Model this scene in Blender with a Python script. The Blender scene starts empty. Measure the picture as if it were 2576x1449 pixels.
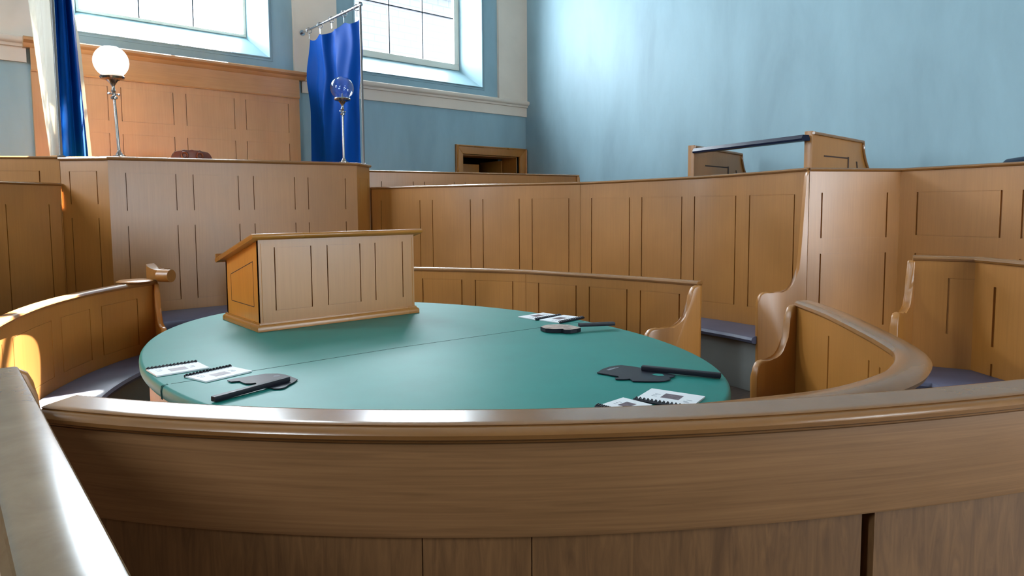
import bpy, bmesh, math, random
import numpy as np
from mathutils import Vector, Matrix
random.seed(4)
S = bpy.context.scene
COL = S.collection
PI = math.pi

# ------------------------------------------------------------------ camera
# Survey of the room from the photograph's vanishing points: world X runs along
# the window wall, Y towards it, Z up.  Eye height 1.45 m above the court floor.
PX, PY, F, H = 1288.0, 651.0, 1693.0, 1.45
def _basis(va, vb):
    a = np.array([va[0]-PX, F, -(va[1]-PY)]); a /= np.linalg.norm(a)
    b = np.array([vb[0]-PX, F, -(vb[1]-PY)]); b /= np.linalg.norm(b)
    z = np.cross(a, b); z /= np.linalg.norm(z)
    m = a+b; m /= np.linalg.norm(m); n = np.cross(z, m)
    return np.stack([(m-n)/2**.5, (m+n)/2**.5, z])
R = _basis((3270, 508), (-165, 531))
E0 = np.array([0, 0, H])
def ray(x, y): return R @ np.array([x-PX, F, -(y-PY)])
def onz(x, y, z):
    d = ray(x, y); return Vector(E0 + d*((z-H)/d[2]))
def ony(x, y, Y):
    d = ray(x, y); return Vector(E0 + d*(Y/d[1]))
def onx(x, y, X):
    d = ray(x, y); return Vector(E0 + d*(X/d[0]))

cd = bpy.data.cameras.new('camera'); cam = bpy.data.objects.new('camera', cd); COL.objects.link(cam)
cd.sensor_width = 36; cd.lens = F/2576*36
cd.shift_y = -(724.5-PY)/2576
cd.clip_start = .02; cd.clip_end = 300
M = Matrix.Identity(4)
for i in range(3):
    M[i][0] = R[i, 0]; M[i][1] = R[i, 2]; M[i][2] = -R[i, 1]; M[i][3] = E0[i]
cam.matrix_world = M
S.camera = cam

# ------------------------------------------------------------------ materials
def mat(name, base, rough=.5, metal=0, spec=.5, coat=0, coat_rough=.1, sheen=0, build=None):
    m = bpy.data.materials.new(name); m.use_nodes = True
    nt = m.node_tree; p = nt.nodes['Principled BSDF']
    p.inputs['Base Color'].default_value = (*base, 1)
    p.inputs['Roughness'].default_value = rough
    p.inputs['Metallic'].default_value = metal
    p.inputs['Specular IOR Level'].default_value = spec
    p.inputs['Coat Weight'].default_value = coat
    p.inputs['Coat Roughness'].default_value = coat_rough
    p.inputs['Sheen Weight'].default_value = sheen
    if build: build(nt, p)
    return m
def coords(nt, scale, kind='Object'):
    tc = nt.nodes.new('ShaderNodeTexCoord'); mp = nt.nodes.new('ShaderNodeMapping')
    mp.inputs['Scale'].default_value = scale
    nt.links.new(tc.outputs[kind], mp.inputs['Vector']); return mp.outputs[0]
def noise(nt, vec, scale=1, detail=4, rough=.5, dist=0):
    n = nt.nodes.new('ShaderNodeTexNoise')
    n.inputs['Scale'].default_value = scale; n.inputs['Detail'].default_value = detail
    n.inputs['Roughness'].default_value = rough; n.inputs['Distortion'].default_value = dist
    nt.links.new(vec, n.inputs['Vector']); return n.outputs['Fac']
def ramp(nt, fac, stops):
    r = nt.nodes.new('ShaderNodeValToRGB'); nt.links.new(fac, r.inputs['Fac'])
    e = r.color_ramp.elements
    while len(e) < len(stops): e.new(.5)
    for el, (pos, c) in zip(e, stops): el.position = pos; el.color = (*c, 1)
    return r.outputs['Color']
def mix(nt, a, b, fac, mode='MULTIPLY'):
    n = nt.nodes.new('ShaderNodeMix'); n.data_type = 'RGBA'; n.blend_type = mode
    if isinstance(fac, float): n.inputs['Factor'].default_value = fac
    else: nt.links.new(fac, n.inputs['Factor'])
    nt.links.new(a, n.inputs['A']); nt.links.new(b, n.inputs['B']); return n.outputs['Result']
def bump(nt, p, fac, strength=.1, dist=.002):
    b = nt.nodes.new('ShaderNodeBump'); b.inputs['Strength'].default_value = strength
    b.inputs['Distance'].default_value = dist
    nt.links.new(fac, b.inputs['Height']); nt.links.new(b.outputs[0], p.inputs['Normal'])

def wood(name, light, dark, grain, rough=.33, dist=.6, spec=.5, contrast=1.0, coat=0, bmp=.06):
    def bld(nt, p):
        v = coords(nt, grain)
        g = noise(nt, v, 1, 6, .6, dist)
        c1 = ramp(nt, g, [(.5-.28/contrast, dark), (.5+.25/contrast, light)])
        v2 = coords(nt, (1.3, 1.3, 1.1))
        b = noise(nt, v2, 1.2, 3, .5)
        c2 = ramp(nt, b, [(.3, (.82, .80, .76)), (.7, (1.08, 1.06, 1.05))])
        c = mix(nt, c1, c2, 1.0)
        nt.links.new(c, p.inputs['Base Color'])
        bump(nt, p, g, bmp, .001)
        r = nt.nodes.new('ShaderNodeMapRange'); r.inputs['To Min'].default_value = rough-.05; r.inputs['To Max'].default_value = rough+.08
        nt.links.new(b, r.inputs['Value']); nt.links.new(r.outputs[0], p.inputs['Roughness'])
    return mat(name, light, rough, spec=spec, coat=coat, coat_rough=.12, build=bld)
WL, WD = (.44, .188, .036), (.335, .134, .022)
WOOD = wood('grained oak panelling', WL, WD, (70, 70, 2.2), rough=.36, spec=.85, contrast=.62)
WOODH = wood('grained oak rail', WL, WD, (2.2, 2.2, 60), rough=.26)
WAIN = wood('pale oak wainscot', (.50, .27, .115), (.40, .20, .08), (60, 60, 2), rough=.4, contrast=.65)
WAINH = wood('pale oak cornice', (.50, .27, .115), (.42, .21, .085), (2, 2, 50), rough=.38)
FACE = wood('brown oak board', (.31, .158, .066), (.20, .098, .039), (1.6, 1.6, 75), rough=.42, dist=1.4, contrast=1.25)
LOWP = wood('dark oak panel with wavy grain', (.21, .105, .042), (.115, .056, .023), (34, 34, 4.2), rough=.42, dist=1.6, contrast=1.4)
RAIL = wood('polished oak rail', (.30, .14, .045), (.225, .098, .028), (10, 10, 30), rough=.22, spec=.9, contrast=.6, bmp=.012)
RAIL2 = wood('worn polished oak rail', (.24, .17, .10), (.17, .11, .06), (12, 12, 30), rough=.2)
SUNPALE = wood('oak with painted sunlight', (.62, .44, .29), (.5, .34, .2), (40, 40, 3), rough=.5)  # sunlight on the table apron painted in as a paler wood
ORANGE = wood('oak with painted sun bounce', (.62, .26, .045), (.52, .205, .032), (60, 60, 2.5), rough=.3)  # sun bouncing onto the lectern side is put into this orange
DARKCARVE = mat('dark red mahogany', (.095, .030, .016), .38)

def wallpaint(name, c, rough, amt=.12, streak=True):
    def bld(nt, p):
        a = noise(nt, coords(nt, (1.2, 1.2, .35) if streak else (1, 1, 1)), 1.6, 5, .6, .3)
        c1 = ramp(nt, a, [(.3, tuple(x*(1-amt) for x in c)), (.7, tuple(min(1, x*(1+amt)) for x in c))])
        nt.links.new(c1, p.inputs['Base Color'])
        b = noise(nt, coords(nt, (1, 1, 1)), 45, 4, .6)
        bump(nt, p, b, .08, .002)
    return mat(name, c, rough, build=bld, spec=.35)
BLUE = wallpaint('pale blue wall paint', (.245, .37, .42), .5)
CREAM = wallpaint('stone coloured paint', (.66, .575, .48), .6, .05, False)
CEIL = wallpaint('white ceiling paint', (.5, .48, .45), .8, .03, False)
REVEAL = wallpaint('pale blue reveal paint', (.27, .41, .455), .45, .04, False)
FRAMEW = mat('cream window paint', (.72, .68, .58), .4)
BACKLIT = mat('glazing bar painted backlit', (.035, .04, .05), .5)  # bars coloured near black to look backlit against the sky

def felt(nt, p):
    a = noise(nt, coords(nt, (1, 1, 1)), 3, 5, .6)
    c1 = ramp(nt, a, [(.3, (.002, .185, .155)), (.7, (.003, .215, .18))])
    nt.links.new(c1, p.inputs['Base Color'])
    b = noise(nt, coords(nt, (1, 1, 1)), 320, 3, .6); bump(nt, p, b, .08, .0006)
TABLE = mat('green leather cloth', (.01, .2, .17), .52, spec=.65, build=felt)
SEAM = mat('stitched seam thread', (.005, .06, .055), .7)
def leather(nt, p):
    b = noise(nt, coords(nt, (1, 1, 1)), 180, 3, .6); bump(nt, p, b, .1, .0008)
    a = noise(nt, coords(nt, (1, 1, 1)), 4, 4, .6)
    nt.links.new(ramp(nt, a, [(.3, (.075, .082, .135)), (.7, (.105, .112, .175))]), p.inputs['Base Color'])
SEAT = mat('slate blue seat leather', (.09, .10, .155), .42, build=leather)
RISER = wallpaint('grey seat box paint', (.20, .21, .20), .55, .1, False)
SATIN = mat('royal blue curtain cloth', (.0, .046, .26), .6, spec=.05)
def linen(nt, p):
    a = noise(nt, coords(nt, (30, 30, .6)), 1, 4, .6)
    nt.links.new(ramp(nt, a, [(.3, (.74, .70, .61)), (.7, (.84, .81, .73))]), p.inputs['Base Color'])
def linen2(nt, p):
    linen(nt, p); o = nt.nodes['Material Output']; tl = nt.nodes.new('ShaderNodeBsdfTranslucent'); tl.inputs[0].default_value = (.8, .74, .62, 1)
    x = nt.nodes.new('ShaderNodeMixShader'); x.inputs[0].default_value = .35
    nt.links.new(p.outputs[0], x.inputs[1]); nt.links.new(tl.outputs[0], x.inputs[2]); nt.links.new(x.outputs[0], o.inputs[0])
LINING = mat('cream curtain lining', (.8, .76, .68), .75, build=linen2)
CHROME = mat('polished steel', (.62, .62, .66), .16, 1)
STEEL = mat('dull steel pole', (.16, .155, .15), .45, .5, spec=.3)
BRASS = mat('aged silvered brass', (.42, .38, .34), .22, 1)
BLACKM = mat('black lacquered rail', (.008, .012, .030), .3, spec=.15)
BLACK = mat('black card', (.008, .009, .016), .45, spec=.3)
PAPER = mat('white paper', (.80, .82, .84), .5)
INK = mat('grey printed text', (.30, .32, .36), .6)
def photo(nt, p):
    a = noise(nt, coords(nt, (1, 1, 1)), 60, 3, .6)
    nt.links.new(ramp(nt, a, [(.3, (.05, .028, .04)), (.7, (.20, .13, .15))]), p.inputs['Base Color'])
PHOTO = mat('brown printed picture', (.1, .06, .08), .4, build=photo)
def facepic(nt, p):
    a = noise(nt, coords(nt, (1, 2.2, 1)), 16, 4, .6, 1)
    nt.links.new(ramp(nt, a, [(.3, (.16, .10, .08)), (.5, (.40, .31, .26)), (.7, (.55, .47, .42))]), p.inputs['Base Color'])
FACEPIC = mat('printed portrait', (.4, .3, .26), .4, build=facepic)
def floorb(nt, p):
    a = noise(nt, coords(nt, (3, 30, 1)), 1, 5, .6, .4)
    nt.links.new(ramp(nt, a, [(.3, (.035, .024, .018)), (.7, (.075, .05, .035))]), p.inputs['Base Color'])
FLOOR = mat('dark floor boards', (.05, .035, .025), .55, build=floorb)
DARK = mat('dark lobby paint', (.05, .022, .014), .7)
WALLREAR = wallpaint('stone coloured rear wall', (.26, .235, .20), .7, .04, False)

def glassmat(name, tint, refl=.10):
    m = bpy.data.materials.new(name); m.use_nodes = True; nt = m.node_tree; nt.nodes.clear()
    o = nt.nodes.new('ShaderNodeOutputMaterial'); t = nt.nodes.new('ShaderNodeBsdfTransparent'); g = nt.nodes.new('ShaderNodeBsdfGlossy')
    t.inputs[0].default_value = (*tint, 1); g.inputs['Roughness'].default_value = .03
    lw = nt.nodes.new('ShaderNodeLayerWeight'); lw.inputs[0].default_value = .5
    pw = nt.nodes.new('ShaderNodeMath'); pw.operation = 'POWER'; pw.inputs[1].default_value = 4
    nt.links.new(lw.outputs['Facing'], pw.inputs[0])
    fr = nt.nodes.new('ShaderNodeMath'); fr.operation = 'MULTIPLY_ADD'; fr.inputs[1].default_value = .7; fr.inputs[2].default_value = .05
    nt.links.new(pw.outputs[0], fr.inputs[0])
    x = nt.nodes.new('ShaderNodeMixShader'); nt.links.new(fr.outputs[0], x.inputs[0]); nt.links.new(t.outputs[0], x.inputs[1]); nt.links.new(g.outputs[0], x.inputs[2])
    nt.links.new(x.outputs[0], o.inputs[0]); return m
PANE = glassmat('window glass', (.97, .98, .99))
GLOBE = glassmat('clear globe glass', (.93, .95, .98))
def sunglow(nt, p):
    p.inputs['Transmission Weight'].default_value = 0
    o = nt.nodes['Material Output']; tl = nt.nodes.new('ShaderNodeBsdfTranslucent'); tl.inputs[0].default_value = (.95, .95, .93, 1)
    x = nt.nodes.new('ShaderNodeMixShader'); x.inputs[0].default_value = .6
    p.inputs['Emission Color'].default_value = (1, .97, .92, 1); p.inputs['Emission Strength'].default_value = 1.6  # added emission stands in for sun flaring in the globe
    nt.links.new(p.outputs[0], x.inputs[1]); nt.links.new(tl.outputs[0], x.inputs[2]); nt.links.new(x.outputs[0], o.inputs[0])
SUNGLOW = mat('white opal globe glass', (.92, .92, .90), .08, build=sunglow)  # clear globe whitened: sun flare put into the glass colour

# ------------------------------------------------------------------ mesh helpers
class MB:
    def __init__(self): self.bm = bmesh.new()
    def face(self, pts):
        try: return self.bm.faces.new([self.bm.verts.new(p) for p in pts])
        except ValueError: return None
    def box(self, x0, y0, z0, x1, y1, z1, bev=0, seg=2):
        r = bmesh.ops.create_cube(self.bm, size=1)
        vs = r['verts']
        for v in vs:
            v.co = Vector(((x0+x1)/2+v.co.x*(x1-x0), (y0+y1)/2+v.co.y*(y1-y0), (z0+z1)/2+v.co.z*(z1-z0)))
        if bev:
            es = list({e for v in vs for e in v.link_edges})
            bmesh.ops.bevel(self.bm, geom=es, offset=bev, segments=seg, affect='EDGES', profile=.5)
        return self
    def prism(self, pts, axis_vec, bev=0, seg=2):
        """polygon of 3D points extruded by axis_vec"""
        a = Vector(axis_vec)
        v0 = [self.bm.verts.new(Vector(p)) for p in pts]
        v1 = [self.bm.verts.new(Vector(p)+a) for p in pts]
        n = len(pts)
        f0 = self.bm.faces.new(v0[::-1]); f1 = self.bm.faces.new(v1)
        for i in range(n): self.bm.faces.new((v0[i], v0[(i+1) % n], v1[(i+1) % n], v1[i]))
        if bev:
            es = list(f0.edges)+list(f1.edges)
            bmesh.ops.bevel(self.bm, geom=es, offset=bev, segments=seg, affect='EDGES', profile=.5)
        return self
    def tube(self, pts, r, n=12, caps=True):
        pts = [Vector(p) for p in pts]; rings = []
        for i, p in enumerate(pts):
            d = (pts[min(i+1, len(pts)-1)]-pts[max(i-1, 0)]).normalized()
            u = d.orthogonal().normalized() if i == 0 else (u-d*u.dot(d)).normalized()
            w = d.cross(u); rr = r[i] if isinstance(r, (list, tuple)) else r
            rings.append([self.bm.verts.new(p+(u*math.cos(t)+w*math.sin(t))*rr) for t in [2*PI*k/n for k in range(n)]])
        for a, b in zip(rings, rings[1:]):
            for k in range(n): self.bm.faces.new((a[k], a[(k+1) % n], b[(k+1) % n], b[k]))
        if caps: self.bm.faces.new(rings[0][::-1]); self.bm.faces.new(rings[-1])
        return self
    def lathe(self, prof, c=(0, 0, 0), n=28):
        rings = []
        for r, z in prof:
            if r < 1e-5: rings.append([self.bm.verts.new((c[0], c[1], c[2]+z))])
            else: rings.append([self.bm.verts.new((c[0]+r*math.cos(2*PI*k/n), c[1]+r*math.sin(2*PI*k/n), c[2]+z)) for k in range(n)])
        for a, b in zip(rings, rings[1:]):
            for k in range(n):
                q = [a[k % len(a)], a[(k+1) % len(a)], b[(k+1) % len(b)], b[k % len(b)]]
                q = [v for i, v in enumerate(q) if v not in q[:i]]
                if len(q) > 2: self.bm.faces.new(q)
        return self
    def torus(self, c, R_, r, ax=(0, 0, 1), n=24, m=8):
        ax = Vector(ax).normalized(); u = ax.orthogonal().normalized(); w = ax.cross(u); c = Vector(c); rings = []
        for k in range(n):
            t = 2*PI*k/n; d = u*math.cos(t)+w*math.sin(t)
            rings.append([self.bm.verts.new(c+d*(R_+r*math.cos(2*PI*j/m))+ax*r*math.sin(2*PI*j/m)) for j in range(m)])
        for k in range(n):
            a, b = rings[k], rings[(k+1) % n]
            for j in range(m): self.bm.faces.new((a[j], b[j], b[(j+1) % m], a[(j+1) % m]))
        return self
    def sweep(self, path, prof, ztop, side=1, closed=False):
        """path: 2D points; prof: (offset to the front, height) loop; side: which way is the front"""
        fr = frames(path, side, closed); rings = []
        for i, (p, nrm, s) in enumerate(fr):
            zz = ztop(s) if callable(ztop) else ztop
            rings.append([self.bm.verts.new((p.x+nrm.x*o, p.y+nrm.y*o, zz+h)) for o, h in prof])
        n = len(prof); k = len(rings)
        for i in range(k if closed else k-1):
            a, b = rings[i], rings[(i+1) % k]
            for j in range(n): self.bm.faces.new((a[j], a[(j+1) % n], b[(j+1) % n], b[j]))
        if not closed: self.bm.faces.new(rings[0][::-1]); self.bm.faces.new(rings[-1])
        return self
    def build(self, name, m, parent=None, smooth=True, ang=38, merge=True):
        bm = self.bm
        if merge: bmesh.ops.remove_doubles(bm, verts=bm.verts, dist=2e-5)
        bmesh.ops.recalc_face_normals(bm, faces=bm.faces)
        if smooth:
            for f in bm.faces: f.smooth = True
            for e in bm.edges:
                if len(e.link_faces) == 2 and e.calc_face_angle(0) > math.radians(ang): e.smooth = False
        me = bpy.data.meshes.new(name); bm.to_mesh(me); bm.free()
        me.materials.append(m)
        o = bpy.data.objects.new(name, me); COL.objects.link(o)
        if parent:
            o.parent = parent; o.matrix_parent_inverse = parent.matrix_world.inverted() if False else Matrix.Translation(-parent.location)
        return o

def frames(path, side=1, closed=False):
    P_ = [Vector((p[0], p[1])) for p in path]; n = len(P_); out = []; s = 0
    for i, p in enumerate(P_):
        if i: s += (p-P_[i-1]).length
        if closed: d0 = (p-P_[i-1]).normalized(); d1 = (P_[(i+1) % n]-p).normalized()
        else:
            d0 = (p-P_[i-1]).normalized() if i else None
            d1 = (P_[i+1]-p).normalized() if i < n-1 else None
            d0 = d0 or d1; d1 = d1 or d0
        n0 = Vector((d0.y, -d0.x)); n1 = Vector((d1.y, -d1.x)); m = (n0+n1)
        m = m.normalized(); m = m/max(.4, m.dot(n0))
        out.append((p, m*side, s))
    return out
def plen(path): return frames(path)[-1][2]
def smooth_path(ctrl, n=10):
    """Catmull-Rom through the control points"""
    P_ = [Vector((p[0], p[1])) for p in ctrl]; P_ = [P_[0]*2-P_[1]]+P_+[P_[-1]*2-P_[-2]]; out = []
    for i in range(1, len(P_)-2):
        for k in range(n):
            t = k/n; a, b, c, d = P_[i-1:i+3]
            out.append(.5*((2*b)+(c-a)*t+(2*a-5*b+4*c-d)*t*t+(3*b-3*c+d-a)*t**3))
    out.append(P_[-2]); return [(v.x, v.y) for v in out]
def s_at(path, px, py=600):
    """arc length at which the sight line of a pixel column meets the path"""
    d = ray(px, py); fr = frames(path); best = None
    for (p, _, s0), (q, _, s1) in zip(fr, fr[1:]):
        c0 = p.x*d[1]-p.y*d[0]; c1 = q.x*d[1]-q.y*d[0]
        if c0*c1 <= 0 and abs(c0-c1) > 1e-9:
            t = c0/(c0-c1); m = p.lerp(q, t)
            if m.x*d[0]+m.y*d[1] > 0: best = s0+t*(s1-s0); break
    return best
def pt_at(path, s):
    fr = frames(path)
    for (p, a, s0), (q, b, s1) in zip(fr, fr[1:]):
        if s <= s1+1e-6: return p.lerp(q, (s-s0)/max(1e-6, s1-s0))
    return fr[-1][0]

def panel_wall(path, z0, z1, th, cuts=(), side=1):
    """A board wall along a plan path.  cuts: (s0, s1, za, zb, depth) grooves cut in the front."""
    L = plen(path); fr = frames(path, side)
    S_ = sorted({0.0, L} | {f[2] for f in fr} | {min(max(c[0], 0), L) for c in cuts} | {min(max(c[1], 0), L) for c in cuts})
    S2 = [S_[0]]
    for s in S_[1:]:
        if s-S2[-1] > 4e-4: S2.append(s)
    S_ = S2
    top = z1 if callable(z1) else (lambda s: z1)
    tmin = min(top(s) for s in S_)
    Z_ = sorted({z0} | {c[2] for c in cuts if z0 < c[2] < tmin} | {c[3] for c in cuts if z0 < c[3] < tmin}); Z_.append(None)
    def node(s):
        for (p, a, s0), (q, b, s1) in zip(fr, fr[1:]):
            if s <= s1+1e-7:
                t = (s-s0)/max(1e-9, s1-s0); return p.lerp(q, t), a.lerp(b, t)
        return fr[-1][0], fr[-1][1]
    N = [node(s) for s in S_]
    ns, nz = len(S_)-1, len(Z_)-1
    zz = lambda j, i: top(S_[i]) if Z_[j] is None else Z_[j]
    D = [[0.0]*nz for _ in range(ns)]
    for i in range(ns):
        sm = (S_[i]+S_[i+1])/2
        for j in range(nz):
            zm = (Z_[j]+(tmin if Z_[j+1] is None else Z_[j+1]))/2
            for c in cuts:
                if c[0] < sm < c[1] and c[2] < zm < c[3]: D[i][j] = max(D[i][j], c[4])
    mb = MB()
    def P3(i, j, d): p, n = N[i]; return (p.x-n.x*d, p.y-n.y*d, zz(j, i))
    for i in range(ns):
        for j in range(nz):
            d = D[i][j]; mb.face([P3(i, j, d), P3(i+1, j, d), P3(i+1, j+1, d), P3(i, j+1, d)])
            if i+1 < ns and D[i+1][j] != d:
                e = D[i+1][j]; mb.face([P3(i+1, j, d), P3(i+1, j, e), P3(i+1, j+1, e), P3(i+1, j+1, d)])
            if j+1 < nz and D[i][j+1] != d:
                e = D[i][j+1]; mb.face([P3(i, j+1, d), P3(i+1, j+1, d), P3(i+1, j+1, e), P3(i, j+1, e)])
        mb.face([P3(i, 0, th), P3(i+1, 0, th), P3(i+1, nz, th), P3(i, nz, th)])
        mb.face([P3(i, nz, 0), P3(i+1, nz, 0), P3(i+1, nz, th), P3(i, nz, th)])
        mb.face([P3(i, 0, 0), P3(i+1, 0, 0), P3(i+1, 0, th), P3(i, 0, th)])
    for i in (0, ns):
        for j in range(nz): mb.face([P3(i, j, 0), P3(i, j+1, 0), P3(i, j+1, th), P3(i, j, th)])
    return mb
def slots(ss, za, zb, w=.008, d=.014, lines=True, l0=None, first_panel=True):
    """vertical shadow gaps at arc lengths ss, faint joints along the panel heads and feet between pairs"""
    c = []
    ss = [s for s in ss if s is not None]
    for s in ss: c.append((s-w/2, s+w/2, za, zb, d))
    if lines:
        for a, b in zip(ss, ss[1:]):
            if b-a > .2:
                c.append((a, b, zb-.003, zb, .003)); c.append((a, b, za, za+.003, .003))
    return c

RAILPROF = lambda w0, w1, h: [(-w0, 0), (-w0-.012, -.006), (-w0-.018, -h*.5), (-w0-.012, -h+.004), (-w0, -h), (w1, -h), (w1+.012, -h+.004), (w1+.018, -h*.5), (w1+.012, -.006), (w1, 0)]

def tag(o, label, cat, group=None, kind=None):
    o['label'] = label; o['category'] = cat
    if group: o['group'] = group
    if kind: o['kind'] = kind
    return o
def thing(name, label, cat, loc=(0, 0, 0), group=None):
    o = bpy.data.objects.new(name, None); COL.objects.link(o); o.location = loc; o.empty_display_size = .1
    return tag(o, label, cat, group)
def struct(name, mb, m, parent=None, smooth=True):
    o = mb.build(name, m, parent, smooth)
    if parent is None: o['kind'] = 'structure'
    return o

# ------------------------------------------------------------------ the room shell
YB, XR, XL, YR, ZC = 8.55, 7.64, -3.2, -3.6, 7.4
struct('floor', MB().box(XL-.3, YR-.3, -.12, XR+.3, YB+3.2, 0), FLOOR)
struct('ceiling', MB().box(XL-.3, YR-.3, ZC, XR+.3, YB+.5, ZC+.15), CEIL)
struct('wall_right', MB().box(XR, YR-.3, 0, XR+.3, YB+.4, ZC), BLUE)

def wall_y(name, y0, y1, xa, xb, za, zb, holes, m):
    """wall slab between two Y planes with rectangular openings"""
    mb = MB(); xs = sorted({xa, xb} | {h[0] for h in holes} | {h[1] for h in holes}); zs = sorted({za, zb} | {h[2] for h in holes} | {h[3] for h in holes})
    for x0, x1 in zip(xs, xs[1:]):
        for z0, z1 in zip(zs, zs[1:]):
            if not any(h[0] <= (x0+x1)/2 <= h[1] and h[2] <= (z0+z1)/2 <= h[3] for h in holes): mb.box(x0, y0, z0, x1, y1, z1)
    return struct(name, mb, m, smooth=False)
W1 = (1.19, 3.32, 3.345, 4.85); W2 = (4.50, 6.72, 3.345, 5.7); SUNHOLE = [(2.40, 3.53, 5.42, 7.25)]; DOOR = (6.30, 7.48, 0, 2.285)  # upper opening is unseen, added and shaped to aim the sun patch
wall_y('wall_back', YB, YB+.55, XL-.3, XR+.3, 0, ZC, [W1, W2, DOOR]+SUNHOLE, BLUE)
RW = [(2.1, 3.1, 1.0, 2.7), (4.3, 5.6, 1.0, 2.7), (3.0, 4.6, 4.9, 5.7)]
wall_y('wall_rear', YR-.3, YR, XL-.3, XR+.3, 0, ZC, RW, WALLREAR)
LW = [(.3, 1.0, 2.6, 5.2), (6.0, 7.0, 2.6, 5.2)]
mb = MB(); ys = sorted({YR, YB} | {h[0] for h in LW} | {h[1] for h in LW})
for y0, y1 in zip(ys, ys[1:]):
    hole = any(h[0] <= (y0+y1)/2 <= h[1] for h in LW)
    if hole: mb.box(XL-.3, y0, 0, XL, y1, 2.6); mb.box(XL-.3, y0, 5.2, XL, y1, ZC)
    else: mb.box(XL-.3, y0, 0, XL, y1, ZC)
struct('wall_left', mb, BLUE, smooth=False)

# windows of the window wall: splayed reveal, moulding, cream sash, bars, panes
def window(n, x0, x1, z0, z1, bars):
    d = .45; i = .13; s = .315
    gx0, gx1, gz0, gz1 = x0+i, x1-i, z0+s, z1-i
    mb = MB()
    # sash frame: four members
    y0, y1 = YB+d-.02, YB+d+.05; fw = .095 if n == 2 else .035
    mb.box(gx0, y0, gz0, gx1, y1, gz0+fw, .008); mb.box(gx0, y0, gz1-fw, gx1, y1, gz1, .008)
    mb.box(gx0, y0+.001, gz0+fw, gx0+fw, y1, gz1-fw, .006); mb.box(gx1-fw, y0+.001, gz0+fw, gx1, y1, gz1-fw, .006)
    w = struct(f'window_{n}', mb, FRAMEW)
    rv = MB(); o = [(x0, YB, z0), (x1, YB, z0), (x1, YB, z1), (x0, YB, z1)]; q = [(gx0, YB+d, gz0), (gx1, YB+d, gz0), (gx1, YB+d, gz1), (gx0, YB+d, gz1)]
    for k in range(4):
        a, b = o[k], o[(k+1) % 4]; c, e = q[(k+1) % 4], q[k]
        rv.face([a, b, c, e])
        rv.face([(a[0], YB+.53, a[2]), (b[0], YB+.53, b[2]), (c[0], YB+.53, c[2]), (e[0], YB+.53, e[2])])
        rv.face([e, c, (c[0], YB+.53, c[2]), (e[0], YB+.53, e[2])])
    rv.build('reveal', REVEAL, w, smooth=False)
    ml = MB(); r = .014
    ml.tube([(x0, YB-.004, z1), (x0, YB-.004, z0), (x1, YB-.004, z0), (x1, YB-.004, z1)], r, 8)
    ml.tube([(x0-.035, YB-.001, z1), (x0-.035, YB-.001, z0-.035), (x1+.035, YB-.001, z0-.035), (x1+.035, YB-.001, z1)], .007, 6)
    ml.build('moulding', BLUE, w)
    gb = MB(); a0, a1, b0, b1 = gx0+fw, gx1-fw, gz0+fw, gz1-fw
    for k in range(1, bars): x = a0+(a1-a0)*k/bars; gb.box(x-.008, y0+.02, b0, x+.008, y1-.01, b1)
    for z in (b0+.715, b0+1.43): gb.box(a0, y0+.02, z-.008, a1, y1-.01, z+.008)
    gb.build('glazing_bars', BACKLIT, w, smooth=False)
    MB().box(a0-.01, YB+d+.01, b0-.01, a1+.01, YB+d+.015, b1+.01).build('pane', PANE, w, smooth=False)
window(1, *W1, 3); window(2, *W2, 3)
def plain_window(n, x0, x1, z0, z1, plane, along):
    mb = MB(); fw = .09 if plane < YB else .012
    def bx(a0, a1, c0, c1, t0, t1):
        if along == 'x': mb.box(a0, plane+t0, c0, a1, plane+t1, c1)
        else: mb.box(plane+t0, a0, c0, plane+t1, a1, c1)
    bx(x0, x1, z0, z0+fw, -.04, .04); bx(x0, x1, z1-fw, z1, -.04, .04); bx(x0, x0+fw, z0, z1, -.04, .04); bx(x1-fw, x1, z0, z1, -.04, .04)
    if plane > YB: bx(x0, x1, 6.56, 6.64, -.03, .03)  # added bar, splits the sun patch with a dark band
    if x1-x0 > 1 and plane < YB:
      for k in (1, 2): c = x0+(x1-x0)*k/3; bx(c-.02, c+.02, z0, z1, -.02, .02)
    for k in (1, 2, 3) if x1-x0 > 1 and plane < YB else (): c = z0+(z1-z0)*k/4; bx(x0, x1, c-.02, c+.02, -.02, .02)
    w = struct(f'window_{n}', mb, FRAMEW, smooth=False)
    mb = MB(); bx(x0, x1, z0, z1, -.003, .003); mb.build('pane', PANE, w, smooth=False)
for k, h in enumerate(RW): plain_window(3+k, *h, YR-.2, 'x')
for k, h in enumerate(LW): plain_window(6+k, *h, XL-.2, 'y')

for k, h in enumerate(SUNHOLE): plain_window(8+k, *h, YB+.45, 'x')  # unseen opening added to let sun onto the left pew
# pilasters and the stone coloured string course of the window wall
struct('trim_1', MB().box(3.625, YB-.045, 3.20, 4.225, YB, ZC), CREAM)
struct('trim_2', MB().box(7.03, YB-.045, 3.20, XR, YB, ZC), CREAM)
struct('trim_3', MB().box(-.6, YB-.045, 3.20, .87, YB, ZC), CREAM)
CORN = [(0, 0), (.085, 0), (.10, -.012), (.10, -.045), (.085, -.065), (.06, -.072), (.055, -.10), (.03, -.105), (.03, -.25), (0, -.25)]
for k, (a, b) in enumerate([(XL, .80), (3.72, XR)]):
    mb = MB().sweep([(a, YB), (b, YB)], CORN, 3.205, 1)
    struct(f'trim_{4+k}', mb, CREAM)

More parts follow.
